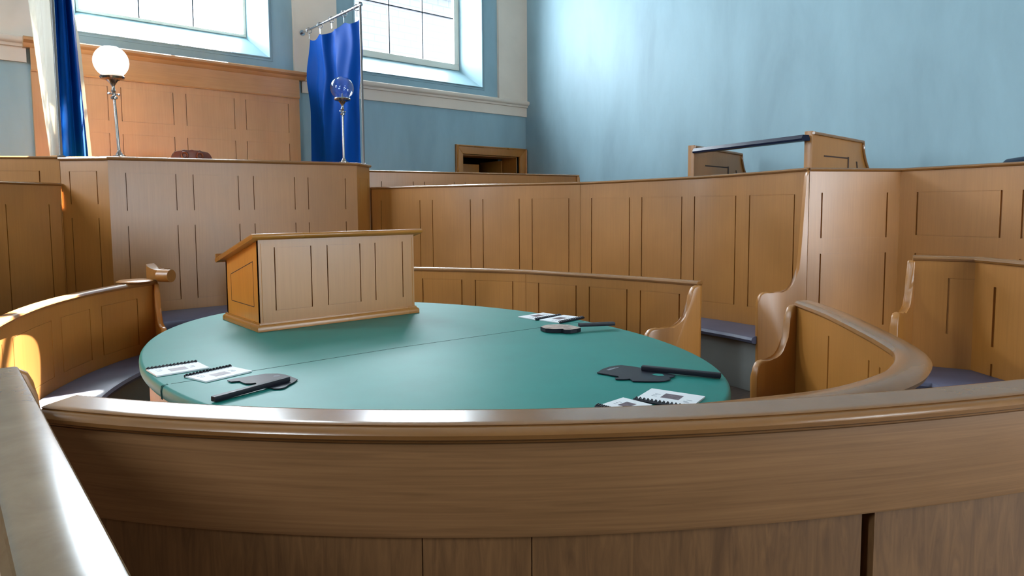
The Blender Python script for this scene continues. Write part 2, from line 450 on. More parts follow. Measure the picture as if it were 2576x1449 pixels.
# doorway in the corner
dr = struct('door_1', MB().prism([(6.30, YB+.05, 0), (6.30, YB+.05, 2.285), (6.17, YB+.05, 2.425), (6.17, YB+.05, 0)], (0, -.09, 0), .008)
            .prism([(6.30, YB+.05, 2.285), (7.48, YB+.05, 2.285), (7.625, YB+.05, 2.425), (6.17, YB+.05, 2.425)], (0, -.09, 0), .008)
            .prism([(7.48, YB+.05, 0), (7.625, YB+.05, 0), (7.625, YB+.05, 2.425), (7.48, YB+.05, 2.285)], (0, -.09, 0), .008), WOOD)
MB().tube([(6.19, YB-.045, 0), (6.19, YB-.045, 2.405), (7.61, YB-.045, 2.405), (7.61, YB-.045, 0)], .016, 8).build('architrave_moulding', WOODH, dr)
mb = MB()
mb.box(6.0, YB+.55, 0, 6.05, YB+2.6, 2.7); mb.box(7.75, YB+.55, 0, 7.8, YB+2.6, 2.7); mb.box(6.0, YB+2.6, 0, 7.8, YB+2.65, 2.7); mb.box(6.0, YB+.55, 2.7, 7.8, YB+2.65, 2.75)
mb.build('lobby', DARK, dr, smooth=False)
mb = MB(); mb.box(6.32, YB+.36, .02, 6.92, YB+.53, 2.16, .004)
lf = mb.build('leaf', WOOD, dr)
mb = MB(); mb.box(6.30, YB+.05, 0, 6.315, YB+.42, 2.285); mb.box(7.465, YB+.05, 0, 7.48, YB+.42, 2.285); mb.box(6.30, YB+.05, 2.27, 7.48, YB+.42, 2.285)
mb.build('jamb_lining', WOOD, dr, smooth=False)
MB().box(6.42, YB+.345, 1.15, 6.82, YB+.362, 2.03, .008).build('raised_panel', ORANGE, lf)
MB().box(7.40, YB+.36, .02, 7.42, YB+.95, 2.24, .003).build('leaf', WOOD, dr)

# ------------------------------------------------------------------ wainscot behind the judge
def wb(X, z, Y): k = Y/8.55; return X*k, 1.45+(z-1.45)*k
t = thing('wainscot', 'tall pale oak panelling with a moulded cornice under the left window', 'panelling', (2.25, 8.47, 0))
yw = 8.47
path = [(wb(.835, 0, yw)[0], yw), (wb(3.69, 0, yw)[0], yw)]
xs = [wb(x, 0, yw)[0]-path[0][0] for x in (.97, 1.51, 1.64, 2.17, 2.31, 2.86, 3.0, 3.54)]
panel_wall(path, .0, wb(0, 2.9, yw)[1], .078, slots(xs, 2.42, 2.785)+slots(xs, 1.3, 2.28), 1).build('panelling', WAIN, t)
mb = MB().sweep(path, [(.0, .0), (.0, -.25), (.018, -.25), (.024, -.235), (.016, -.215), (.016, 0)], 3.11, 1)
mb.build('frieze', WAINH, t)
cp = [(wb(.83, 0, yw)[0], yw), (wb(3.70, 0, yw)[0], yw)]
mb = MB().sweep([(wb(.785, 0, 8.4)[0], yw), (wb(3.80, 0, 8.4)[0], yw)], [(-.075, 0), (.075, 0), (.085, -.012), (.085, -.035), (.07, -.05), (.045, -.06), (.035, -.085), (.02, -.10), (-.075, -.10)], 3.195, 1)
mb.build('cornice', WAINH, t)

# ------------------------------------------------------------------ judge's bench
YJ = 6.7
jl = Vector((1.158, YJ)); jr = Vector((3.518, YJ))
ZJ = lambda X: 1.911+(X-1.158)/(2.36)*.034
fl = Vector((.851, 7.007)); frr = Vector((3.857, 7.04))
bench = thing('judge_bench', 'high panelled judge bench with canted corners below the two globe lamps', 'bench', (2.34, YJ, 0))
path = [tuple(jl), tuple(jr)]
sx = [s_at(path, x, 480) for x in (318, 443.5, 487, 600, 638.5, 741.5, 775.5, 869)]
cuts = slots(sx, ony(600, 528, YJ).z, ony(600, 442, YJ).z)+slots(sx, .62, ony(600, 563, YJ).z)
panel_wall(path, .02, lambda s: ZJ(jl.x+s)-.03, .05, cuts, 1).build('front_panel', WOOD, bench)
path = [tuple(fl), tuple(jl)]
sx = [s_at(path, 175, 440), s_at(path, 243, 440)]
panel_wall(path, .02, lambda s: ZJ(fl.x)-.03, .05, slots(sx, 1.50, 1.785)+slots(sx, .62, 1.38), 1).build('canted_panel', WOOD, bench)
path = [tuple(jr), tuple(frr)]
panel_wall(path, .02, lambda s: ZJ(jr.x)-.03, .05, slots([.10, .38], 1.50, 1.785), 1).build('canted_panel', WOOD, bench)
led = MB()
pl = [tuple(fl), tuple(jl), tuple(jr), tuple(frr)]
led.sweep(pl, [(-.16, 0), (.012, 0), (.024, -.006), (.028, -.018), (.022, -.03), (.006, -.034), (-.16, -.034)], lambda s: ZJ(max(fl.x, min(frr.x, fl.x+(s-.434 if s > .434 else 0)*1.0+.307))), 1)
led.build('ledge', RAIL, bench)

# seat in front of the judge's bench
st = thing('court_bench', 'slate blue upholstered bench seat along the foot of the judge bench', 'bench', (2.3, 6.4, 0))
MB().box(1.37, 6.0, .455, 3.35, 6.69, .53, .022, 3).build('seat', SEAT, st)
MB().box(1.42, 6.06, 0, 3.3, 6.68, .455).build('seat_box', RISER, st)

# gas style globe lamps on the ledge
def lamp(px, pyb, cx, cy, rpx, Y, label, lean, gm):
    base = ony(px, pyb, Y); base.z = ZJ(base.x)+.006
    c = ony(cx, cy, Y); r = rpx/1693*(R.T @ (np.array(c)-E0))[1]
    h = c.z-base.z
    t = thing('globe_lamp', label, 'lamp', base, 'globe lamps on the judge bench')
    sc = r/.13
    MB().lathe([(0, 0), (.05, 0), (.05, .008), (.03, .014), (.024, .03), (.014, .045), (.012, .055)], base).build('base', BRASS, t)
    top = h-r*1.02
    MB().lathe([(.0125, .05), (.0125, .3*h), (.0115, top-.16*sc)], base, 14).build('stem', BRASS, t)
    mb = MB().lathe([(.0115, top-.17*sc), (.024*sc, top-.165*sc), (.026*sc, top-.15*sc), (.014, top-.14*sc), (.014, top-.11*sc), (.020, top-.10*sc), (.014, top-.085*sc), (.012, top-.06*sc), (.03*sc, top-.03*sc), (.045*sc, top-.012*sc)], base, 16)
    mb.build('fitting', BRASS, t)
    for a in (0, PI):
        d = Vector((math.cos(a+.5), math.sin(a+.5), 0)); z = base.z+top-.125*sc
        MB().tube([base*1+Vector((0, 0, top-.125*sc)), base+Vector((0, 0, top-.125*sc))+d*.042*sc], .006, 8).lathe([(0, -.012), (.012, -.006), (.012, .006), (0, .012)], base+Vector((0, 0, top-.125*sc))+d*.045*sc, 10).build('tap', CHROME, t)
    g = MB().lathe([(.05*sc, top-.014*sc), (.085*sc, top-.004*sc), (.092*sc, top+.012*sc), (.085*sc, top+.022*sc), (.078*sc, top+.012*sc), (.05*sc, top)], base, 28)
    g.build('gallery_ring', BRASS, t)
    prof = []
    a0 = math.asin(.6)
    for k in range(25):
        a = -PI/2+.62+(PI-.62-.42)*k/24; prof.append((r*math.cos(a), h+r*math.sin(a)))
    inner = [(q[0]*.985, h+(q[1]-h)*.985) for q in prof[::-1]]
    gl = MB().lathe(prof+inner+[prof[0]], base, 40).build('globe', gm, t)
    mt = MB().lathe([(0, top-.01), (.012, top), (.012, top+.03*sc), (.006, top+.05*sc), (.005, top+.075*sc), (0, top+.08*sc)], base, 12)
    mt.build('burner', BRASS, t)
    if lean: t.rotation_euler = lean
    return t
lamp(300, 383, 292, 157, 40, 6.80, 'larger globe lamp, sun glow painted white, on a steel stem at the left of the judge bench', (0, math.radians(-2.0), 0), SUNGLOW)
lamp(865, 401, 861, 222, 29, 6.84, 'smaller clear globe lamp standing before the right blue curtain', None, GLOBE)

# curtain poles and rods
def pole(bx, by, zb, label, yw_, zr=3.71):
    t = thing('curtain_rail', label, 'curtain rail', (bx, by, zb), 'steel curtain rails beside the judge bench')
    MB().lathe([(.03, 0), (.03, .006), (.016, .012), (.0135, .02), (.0135, zr-zb), (.02, zr-zb+.005), (.02, zr-zb+.03), (0, zr-zb+.035)], (bx, by, zb), 14).build('post', STEEL, t)
    MB().tube([(bx, by-.03, zr), (bx, by+.55, zr), (bx, yw_-.02, zr)], [.017, .017, .014], 14).build('rod', CHROME, t)
    MB().lathe([(0, 0), (.035, 0), (.035, .01), (0, .01)], (0, 0, 0), 16).build('wall_flange', CHROME, t)
    f = COL.objects[-1] if False else t.children[-1]
    for v in f.data.vertices: v.co = Vector((bx+v.co.x, yw_-.002-v.co.z, zr+v.co.y))
    return t
PRX, PRY = 3.735, 6.94
pole(PRX, PRY, ZJ(3.5)+.004, 'steel curtain pole and rod at the right of the judge bench', YB-.045)
PLX, PLY = .865, 7.03
pole(PLX, PLY, ZJ(1.16)+.004, 'steel curtain pole and rod at the left of the judge bench', YB-.045)

def cloth(fn, nu, nv, th=.004):
    """thin sheet with a real thickness; fn(u, v) -> point"""
    mb = MB(); bm = mb.bm
    A = [[Vector(fn(i/nu, j/nv)) for j in range(nv+1)] for i in range(nu+1)]
    V = [[[None]*2 for _ in range(nv+1)] for _ in range(nu+1)]
    for i in range(nu+1):
        for j in range(nv+1):
            du = A[min(i+1, nu)][j]-A[max(i-1, 0)][j]; dv = A[i][min(j+1, nv)]-A[i][max(j-1, 0)]
            n = du.cross(dv).normalized()
            V[i][j][0] = bm.verts.new(A[i][j]-n*th/2); V[i][j][1] = bm.verts.new(A[i][j]+n*th/2)
    for i in range(nu):
        for j in range(nv):
            for k in (0, 1): bm.faces.new((V[i][j][k], V[i+1][j][k], V[i+1][j+1][k], V[i][j+1][k]))
    for i in range(nu):
        for j in (0, nv): bm.faces.new((V[i][j][0], V[i+1][j][0], V[i+1][j][1], V[i][j][1]))
    for j in range(nv):
        for i in (0, nu): bm.faces.new((V[i][j][0], V[i][j+1][0], V[i][j+1][1], V[i][j][1]))
    return mb
def sm(x): x = max(0, min(1, x)); return x*x*(3-2*x)

# right curtain, hanging in the plane of its rod
def curt_r(u, v):
    yt = 6.99+u*1.33; yb = 7.07+u*1.10
    y = yt+(yb-yt)*sm(v*1.1)+.018*math.sin(u*26)*(1-v)
    ph = abs(math.sin(u*PI*4.0))
    z = (3.60-.05*ph)+(1.968-3.60+.05*ph)*v
    g = math.sin(u*PI*8+1.2)*.030*math.exp(-4*v)                      # gathers at the rings
    f = math.sin(u*15.5+1.6*v)*.055*(.45+.55*v)+math.sin(u*37-2.4*v+.8)*.020*(.4+.6*v)
    dgn = .035*math.sin(u*9+v*7)*math.exp(-((v-.3)/.25)**2)           # slanting creases under the heading
    return (PRX-.005+g+f+dgn, y, z)
t = thing('curtain', 'royal blue curtain hanging behind the right globe lamp', 'curtain', (PRX, 7.6, 1.2), 'blue curtains beside the judge bench')
cloth(curt_r, 110, 50).build('cloth', SATIN, t, ang=75)
for k in range(5):
    y = 7.02+k*.318
    mb = MB().torus((PRX, y, 3.71-.010), .034, .005, (0.15, 1, 0), 20, 6)
    mb.tube([(PRX, y, 3.672), (PRX, y, 3.60)], .004, 6)
    mb.build('ring', CHROME, t)

# left curtain: blue inner face bunched before the pole, cream lining behind it
t = thing('curtain', 'blue curtain with sunlit cream lining at the left of the judge bench', 'curtain', (PLX, 7.6, 1.2), 'blue curtains beside the judge bench')
def curt_l(u, v):
    y = 7.09+u*(1.22*(1-v)+.07)
    z = 3.63+(1.926-3.63)*v
    return (PLX-.02+math.sin(u*22+v)*.030-.02*u, y, z)
cloth(curt_l, 60, 40).build('lining', LINING, t, ang=75)
def curt_lb(u, v):
    w = .135+.075*v
    x = PLX+.035+u*w; y = 7.16+.10*u+math.sin(u*13+1.5*v)*.045
    z = 3.63+(1.926-3.63)*v
    return (x, y, z)
cloth(curt_lb, 60, 40).build('face_cloth', SATIN, t, ang=75)
def curt_lh(u, v):
    a = Vector(curt_lb(1, v)); return (a.x+.004+u*.030*sm((v-.12)*3), a.y+.012+.03*u, a.z)
cloth(curt_lh, 4, 40).build('hem', LINING, t, ang=75)
for k in range(5):
    mb = MB().torus((PLX, 7.1+k*.33, 3.70), .034, .005, (.15, 1, 0), 20, 6).tube([(PLX, 7.1+k*.33, 3.67), (PLX, 7.1+k*.33, 3.61)], .004, 6)
    mb.build('ring', CHROME, t)

# crest of the judge's chair behind the ledge
cc = ony(482, 384, 7.55)
t = thing('judge_chair', 'dark carved chair crest just showing above the judge bench', 'chair', (cc.x, cc.y, 0))
mb = MB(); pts = []
for k in range(41):
    u = -1+k/20; z = 1.99+.072*math.sqrt(max(0, 1-abs(u)**2.6))+.008*math.cos(u*16)
    pts.append((cc.x+u*.20, cc.y-.02, z))
pts += [(cc.x+.2, cc.y-.02, 1.2), (cc.x-.2, cc.y-.02, 1.2)]
mb.prism(pts, (0, .045, 0), .008)
for k in (-1, 1):
    mb.torus((cc.x+k*.075, cc.y-.025, 2.008), .03, .012, (0, 1, 0), 18, 8)
mb.build('crest', DARKCARVE, t)
MB().box(cc.x-.24, cc.y-.55, .95, cc.x+.24, cc.y-.03, 1.02, .02).build('seat', DARKCARVE, t)
for sx_ in (-1, 1):
    for yy in (-.5, -.05): MB().box(cc.x+sx_*.2-.02, cc.y+yy-.02, 0, cc.x+sx_*.2+.02, cc.y+yy+.02, 1.2 if yy > -.1 else .96, .004).build('leg', DARKCARVE, t)

# ------------------------------------------------------------------ tall curved pew along the right of the well
def end_panel(b, d, L, zt, za, prof, th=.04, zbot=.0):
    """shaped pew end: b back point, d direction to the front"""
    d = Vector((d[0], d[1])).normalized(); n = Vector((d.y, -d.x)); pts = []
    for u, f, dz in prof: pts.append((b[0]+d.x*u*L, b[1]+d.y*u*L, zt+(za-zt)*f+dz))
    pts.append((b[0]+d.x*L, b[1]+d.y*L, zbot)); pts.append((b[0], b[1], zbot))
    pts = [Vector(p)-Vector((n.x, n.y, 0))*th/2 for p in pts]
    return MB().prism(pts, Vector((n.x, n.y, 0))*th, .011, 3)
SIN = [(0, 0, 0), (.07, .0, 0), (.13, .04, 0), (.17, .13, 0), (.19, .25, 0), (.205, .4, 0), (.23, .6, 0), (.27, .76, 0), (.33, .87, 0), (.41, .945, 0), (.5, .985, 0), (.6, 1, 0), (.7, 1, .006), (.79, 1, .013), (.86, 1, .012), (.92, 1, .003), (.965, 1, -.016), (.99, 1, -.04), (1, 1, -.07)]
SOUT = [(0, .0, 0), (.03, 0, 0), (.055, .015, 0), (.07, .05, 0), (.11, .35, 0), (.15, .65, 0), (.18, .8, 0), (.22, .88, 0), (.29, .94, 0), (.38, .98, 0), (.5, 1, 0), (.62, 1, .0), (.72, 1, .008), (.81, 1, .016), (.88, 1, .014), (.94, 1, .0), (.975, 1, -.02), (.995, 1, -.045), (1, 1, -.07)]

OP = smooth_path([(3.866, 7.012), (4.32, 5.70), (4.85, 4.6), (5.17, 3.6), (5.17, 2.95), (5.085, 2.46)], 12)
OL = plen(OP)
def ZO(s):
    f = s/OL; return 1.688+(.0 if f < .55 else (f-.55)/.45*.044)
t = thing('curved_pew', 'tall curved panelled pew with blue seat running from the judge bench', 'pew', (4.85, 4.6, 0))
sl = [s_at(OP, x, 600) for x in (960.5, 1057.7, 1089, 1184, 1215.5, 1306.5, 1339, 1431, 1488, 1583, 1614, 1714, 1746, 1849, 1884, 1996)]
cuts = slots(sl, .60, 1.535, .009, .016)
sj = s_at(OP, 1459.5, 600); cuts.append((sj-.002, sj+.002, .5, 1.68, .006))
panel_wall(OP, .02, lambda s: ZO(s)-.02, .05, cuts, 1).build('back_panel', WOOD, t)
MB().sweep(OP, RAILPROF(.05, .0, .028), lambda s: ZO(s)+.006, 1).build('top_rail', RAIL, t)
fO = frames(OP, 1)
def offset(path, d, side=1, a=0, b=None):
    fr = frames(path, side); return [(p.x+n.x*d, p.y+n.y*d) for p, n, s in fr if s >= a and (b is None or s <= b)]
seatp = offset(OP, .0, 1, .55, OL-.11)
MB().sweep(seatp, [(.005, 0), (.40, 0), (.425, -.008), (.435, -.028), (.425, -.05), (.40, -.058), (.005, -.058)], .45, 1).build('seat', SEAT, t)
MB().sweep(seatp, [(.01, 0), (.375, 0), (.375, -.30), (.36, -.39), (.01, -.39)], .392, 1).build('seat_box', RISER, t)
bx = Vector(OP[-1]); fx = onz(1899, 846, .45)
end_panel((bx.x+.01, bx.y-.005), (fx.x-bx.x, fx.y-bx.y), (Vector((fx.x, fx.y))-bx).length, 1.715, .775, SOUT).build('end_panel', WOOD, t)

# panelled partition returning to the right of it
t = thing('panelled_partition', 'high panelled partition turning the corner behind the shaped pew end', 'partition', (5.77, 2.05, 0))
pa = [(5.10, 2.45), (5.77, 2.05)]; pb = [(5.77, 2.05), (5.59, 1.225), (5.31, 0.0)]
s1 = [s_at(pa, 2067, 530), s_at(pa, 2231, 530)]
panel_wall(pa, .02, lambda s: 1.712, .05, slots(s1, ony(2067, 588, 2.4).z if False else 1.195, 1.545, .012)+slots(s1, .5, 1.075, .012), 1).build('return_panel', WOOD, t)
s2 = [s_at(pb, 2307, 530), s_at(pb, 2518, 530), s_at(pb, 2573, 530)]
panel_wall(pb, .02, lambda s: 1.712, .05, slots(s2, 1.215, 1.545, .014)+slots(s2, .5, 1.075, .014), 1).build('side_panel', WOOD, t)
MB().sweep([pa[0], pa[1], pb[1], pb[2]], RAILPROF(.05, 0, .028), 1.735, 1).build('top_rail', RAIL, t)

# upper pew behind, between the judge bench and the side wall
t = thing('upper_pew', 'upper panelled pew showing above the tall curved pew before the doorway', 'pew', (5.3, 6.9, 0))
ua = Vector((3.868, 7.06)); ub = onz(1456, 441, 1.885)
UP = [(ua.x, ua.y), (ub.x, ub.y)]
s3 = [s_at(UP, x, 460) for x in (959.5, 1039.5, 1067.5, 1143.5, 1170, 1250, 1275)]
panel_wall(UP, .3, 1.872, .045, slots(s3, 1.0, 1.765, .010), 1).build('back_panel', WOOD, t)
MB().sweep(UP, RAILPROF(.045, 0, .025), 1.892, 1).build('top_rail', RAIL, t)
dU = Vector((UP[1][0]-UP[0][0], UP[1][1]-UP[0][1])).normalized()
end_panel((UP[1][0]-.02, UP[1][1]), (dU.y, -dU.x), .42, 1.87, 1.2, SOUT, zbot=.3).build('end_panel', WOOD, t)

# left side: tall pew back and the rail behind it
t = thing('side_pew', 'tall plain panelled pew back at the left edge beside the canted bench corner', 'pew', (.4, 6.7, 0))
LP = smooth_path([(.845, 6.995), (.407, 6.67), (-.1, 6.2), (-.7, 5.5), (-1.1, 4.6), (-1.25, 3.6)], 10)[::-1]
s4 = [s_at(LP, 14, 510), s_at(LP, 123, 510)]
s4 = [s-.0 for s in s4]
LL = plen(LP)
panel_wall(LP, .02, 1.66, .05, slots([s4[0]-.55, s4[0]-.43, s4[0], s4[1]], .6, 1.50, .008)+[(LL-.012, LL-.006, .02, 1.5, .005)], 1).build('back_panel', WOOD, t)
MB().sweep(LP, RAILPROF(.05, 0, .026), 1.685, 1).build('top_rail', RAIL, t)
t = thing('back_partition', 'pinkish oak partition showing above the side pew at the left edge', 'partition', (.45, 7.23, 0))
KP = [(-1.3, 8.25), (.45, 7.235), (.848, 7.013)]
s5 = s_at(KP, 100, 450)
panel_wall(KP, .02, 1.893, .04, slots([s5-.6, s5-.48, s5], 1.0, 1.79, .010), 1).build('back_panel', WOOD, t)
MB().sweep(KP, RAILPROF(.04, 0, .022), 1.915, 1).build('top_rail', RAIL, t)

# ------------------------------------------------------------------ standing box behind the tall pew, with its black rail
ZD = 2.09
q0 = onz(1725, 366, ZD); q1 = onz(1747, 365, ZD); q2 = onz(1865, 380, ZD); r0 = onz(2022, 328, ZD); r1 = onz(2045, 329, ZD); r2 = onz(2170, 347, ZD)
t = thing('witness_box', 'oak box with two curved side screens joined by a black rail', 'witness box', (6.0, 3.5, 0))
def screen(f0, f1, bk, nm):
    th = .075
    d = Vector((bk.x-f1.x, bk.y-f1.y)); L = d.length; d.normalize(); n = Vector((d.y, -d.x))
    prof = [(0, ZD), (L, ZD-.02)]
    for k in range(1, 13):
        a = k/12; prof.append((L+2.0*(.45*a)**2, ZD-.02-.45*a))
    prof += [(L+.41, .3), (0, .3)]
    pts = [(f1.x+d.x*u, f1.y+d.y*u, z) for u, z in prof]
    o = MB().prism(pts, Vector((-n.x, -n.y, 0))*-.0+Vector((-n.x, -n.y, 0))*th*-1 if False else Vector((-n.x, -n.y, 0))*th, .006)
    w = o.build('side_screen', WOOD, t)
    # capping bead along the top and the curved back edge
    mb = MB(); e = n*.008
    cap = [(f1.x+d.x*u+e.x, f1.y+d.y*u+e.y, z-.018) for u, z in prof[:-2]]
    mb.tube(cap, .013, 8); mb.build('edge_bead', RAIL, w)
    gr = MB(); z0 = ZD-.20
    for (ua_, za_, ub_, zb_) in ((.24, z0, .78, z0), (.78, z0+.006, .78, z0-.42), (.98, z0-.03, 1.10, z0-.42)):
        p = Vector((f1.x+d.x*ua_*L*.9, f1.y+d.y*ua_*L*.9)); q = Vector((f1.x+d.x*ub_*L*.9, f1.y+d.y*ub_*L*.9))
        hw = .012
        if abs(za_-zb_) < .05: P4 = [(p.x, p.y, za_-hw), (q.x, q.y, za_-hw), (q.x, q.y, za_), (p.x, p.y, za_)]
        else: P4 = [(p.x-d.x*hw, p.y-d.y*hw, za_), (p.x+d.x*hw, p.y+d.y*hw, za_), (q.x+d.x*hw, q.y+d.y*hw, zb_), (q.x-d.x*hw, q.y-d.y*hw, zb_)]
        gr.prism([Vector(a)+Vector((n.x, n.y, 0))*-.003 for a in P4], Vector((n.x, n.y, 0))*.006)
    gr.build('panel_moulding', DARK, w, smooth=False)
screen(q0, q1, q2, 'far'); screen(r0, r1, r2, 'near')
ra = onz(1745, 375, 2.03); rb = onz(2030, 346, 2.03)
ra = Vector((q1.x+.03, q1.y, 2.035)); rb = Vector((r0.x+.04, r0.y, 2.035))
dv = (rb-ra); dv.normalize(); nn = Vector((-dv.y, dv.x, 0))
rl = MB(); prf = [(-.045, -.03), (.045, -.03), (.05, -.012), (.035, .02), (-.035, .02), (-.05, -.012)]
rl.prism([ra+nn*a+Vector((0, 0, b)) for a, b in prf], rb-ra, 0).build('hand_rail', BLACKM, t)
MB().prism([Vector((q1.x+.06, q1.y, .3)), Vector((r0.x+.06, r0.y, .3)), Vector((r0.x+.06, r0.y, 1.5)), Vector((q1.x+.06, q1.y, 1.5))], (.05, 0, 0)).build('front_panel', WOOD, t)
MB().prism([Vector((q1.x+.05, q1.y, .25)), Vector((r0.x+.05, r0.y, .25)), Vector((r0.x+1.1, r0.y, .25)), Vector((q1.x+1.1, q1.y, .25))], (0, 0, -.25)).build('platform', FLOOR, t)

# black rail just showing over the partition at the right edge
a = onz(2512, 407, 1.83); b = onz(2700, 385, 1.83)
t = thing('hand_rail', 'black rail just showing above the partition at the far right edge', 'rail')
MB().tube([(a.x, a.y, 1.73), (a.x+.02, a.y-.03, 1.80), (a.x*.85+b.x*.15, a.y*.85+b.y*.15, 1.815), (b.x, b.y, 1.83)], [.012, .02, .03, .035], 12).build('rail', BLACKM, t)
MB().box(a.x-.02, a.y-.05, .02, a.x+.02, a.y-.01, 1.78).build('post', BLACKM, t)
MB().box(b.x-.02, b.y-.02, .02, b.x+.02, b.y+.02, 1.80).build('post', BLACKM, t)

# ------------------------------------------------------------------ inner ring of pews round the table
def pew_parts(t, path, zt, cuts, seat=None, side=1, zb=.02, railw=.0, seatz=.45, seatd=.33, th=.045):
    panel_wall(path, zb, zt-.02, th, cuts, side).build('back_panel', WOOD, t)
    MB().sweep(path, RAILPROF(th+railw, railw, .032), zt, side).build('top_rail', RAIL, t)
    if seat:
        sp = offset(path, 0, side, seat[0], seat[1])
        MB().sweep(sp, [(.005, 0), (seatd-.03, 0), (seatd-.008, -.008), (seatd, -.026), (seatd-.008, -.045), (seatd-.03, -.052), (.005, -.052)], seatz, side).build('seat', SEAT, t)
        MB().sweep(sp, [(.008, 0), (seatd-.06, 0), (seatd-.06, -.39), (.008, -.39)], seatz-.053, side).build('seat_box', RISER, t)
ZP = .95
FP = smooth_path([(2.45, 5.35), (2.79, 5.12), (3.09, 4.80), (3.36, 4.36), (3.555, 3.97), (3.70, 3.37), (3.79, 2.95), (3.83, 2.573)], 10)
t = thing('far_pew', 'low curved pew on the far side of the table behind the booklets', 'pew', (3.55, 3.97, 0))
sl = [s_at(FP, x, 740) for x in (1064, 1162, 1196, 1290, 1355, 1449, 1482.5, 1577, 1611, 1709)]
cuts = slots(sl, .50, .855, .010, .014); sj = s_at(FP, 1323, 720); cuts.append((sj-.002, sj+.002, .4, .93, .005))
pew_parts(t, FP, ZP, cuts, (.02, plen(FP)-.03), 1)
b = Vector(FP[-1]); f = onz(1618, 833, .655)
end_panel((b.x+.005, b.y-.004), (f.x-b.x, f.y-b.y), (Vector((f.x, f.y))-b).length, .925, .655, SIN).build('end_panel', WOOD, t)

NP = smooth_path([(3.50, 1.647), (3.22, 1.355), (2.87, 1.051), (2.66, .883), (2.52, .795), (2.34, .735), (2.13, .708), (1.83, .735), (1.55, .842), (1.43, .895)], 10)
NPi = offset(NP, .085, 1)
t = thing('near_pew', 'low curved pew on the near side of the table, sweeping round at right', 'pew', (2.52, .79, 0))
sl = [s_at(NPi, x, y) for x, y in ((2083, 900), (2186, 900), (2214, 900))]
c2 = slots(sl, .40, .84, .017, .03, False)
mb = panel_wall(NPi, .02, ZP-.02, .045, c2, 1); mb.build('back_panel', WOOD, t)
MB().sweep(NP, [(-.005, -.012), (-.012, -.02), (-.005, -.036), (.088, -.036), (.097, -.026), (.094, -.012), (.08, -.002), (.04, 0), (.008, -.002)], ZP, 1).build('top_rail', RAIL, t)
sp = offset(NPi, 0, 1, .05, plen(NPi)-.35)
MB().sweep(sp, [(.005, 0), (.26, 0), (.28, -.01), (.28, -.04), (.26, -.052), (.005, -.052)], .43, 1).build('seat', SEAT, t)
b = Vector(NPi[0]); f = onz(1901, 914, .655)
end_panel((b.x-.0, b.y+.01), (f.x-b.x, f.y-b.y), (Vector((f.x, f.y))-b).length, .925, .65, SIN).build('end_panel', WOOD, t)

LPW = smooth_path([(.06, 2.45), (.055, 2.9), (.09, 3.35), (.215, 3.87), (.41, 4.375), (.645, 4.765), (.92, 5.08), (1.17, 5.27)], 10)
t = thing('left_pew', 'low curved pew at left with sunlit rail and scrolled end', 'pew', (.41, 4.37, 0))
sl = [s_at(LPW, x, 860) for x in (4, 33, 132, 157, 230, 260, 350)]
pew_parts(t, LPW, ZP, slots(sl, .52, .84, .007, .012), (.25, plen(LPW)-.05), 1, seatd=.30)
b = Vector(LPW[-1]); dl = (Vector(LPW[-1])-Vector(LPW[-2])).normalized(); nl = Vector((dl.y, -dl.x))
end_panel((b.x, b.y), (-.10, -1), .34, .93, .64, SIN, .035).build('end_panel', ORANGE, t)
end_panel((.135, 2.30), (1, .12), .30, 1.01, .70, SIN, .04).build('end_panel', WOOD, t)
# carved scroll on its end
br = MB(); c = Vector((b.x-.02, b.y-.01, 0)); z0 = .955
br.prism([c.to_3d()*0+Vector((c.x-nl.x*.055, c.y-nl.y*.055, z0)), Vector((c.x+nl.x*.075, c.y+nl.y*.075, z0)), Vector((c.x+nl.x*.075, c.y+nl.y*.075, z0+.075)), Vector((c.x+nl.x*.03, c.y+nl.y*.03, z0+.06)), Vector((c.x-nl.x*.01, c.y-nl.y*.01, z0+.07)), Vector((c.x-nl.x*.055, c.y-nl.y*.055, z0+.11))], Vector((dl.x, dl.y, 0))*.09, .008)
br.tube([Vector((c.x+nl.x*.06, c.y+nl.y*.06, z0+.03)), Vector((c.x+nl.x*.155, c.y+nl.y*.155, z0+.03))], .045, 18)
br.build('scroll', WOOD, t)
d3 = Vector(LPW[-6]); MB().lathe([(0, .012), (.10, .012), (.115, .004), (.10, -.004), (0, -.004)], (d3.x-.02, d3.y+.03, ZP+.004), 24).build('ledge', WOODH, t)

# pew at the right edge
RP = [(4.60, 1.545), (4.715, 1.245), (4.50, .93), (4.2, .2)]
t = thing('right_pew', 'faceted panelled pew with slate blue seat at the right edge', 'pew', (4.7, 1.2, 0))
s6 = [s_at(RP, 2384, 780), s_at(RP, 2500, 790)]
cuts = [(s6[0]-.005, s6[0]+.005, .66, 1.0, .014), (s6[1]-.009, s6[1]+.009, .62, .97, .016), (s6[1]-.007, s6[1]+.007, .2, .52, .014), (s6[0], s6[0]+.14, .998, 1.001, .003)]
panel_wall(RP, .02, 1.11, .05, cuts, 1).build('back_panel', WOOD, t)
MB().sweep(RP, RAILPROF(.05, .0, .032), 1.135, 1).build('top_rail', RAIL, t)
MB().sweep(RP, [(.005, 0), (.40, 0), (.425, -.01), (.43, -.03), (.42, -.05), (.40, -.055), (.005, -.055)], .45, 1).build('seat', SEAT, t)
MB().sweep(RP, [(.01, 0), (.36, 0), (.36, -.39), (.01, -.39)], .394, 1).build('seat_box', RISER, t)
f = onz(2252, 800, .78)
b = Vector(RP[0]); end_panel((b.x+.01, b.y+.01), (f.x-b.x, f.y-b.y), (Vector((f.x, f.y))-b).length, 1.105, .79, SOUT, .045).build('end_panel', WOOD, t)

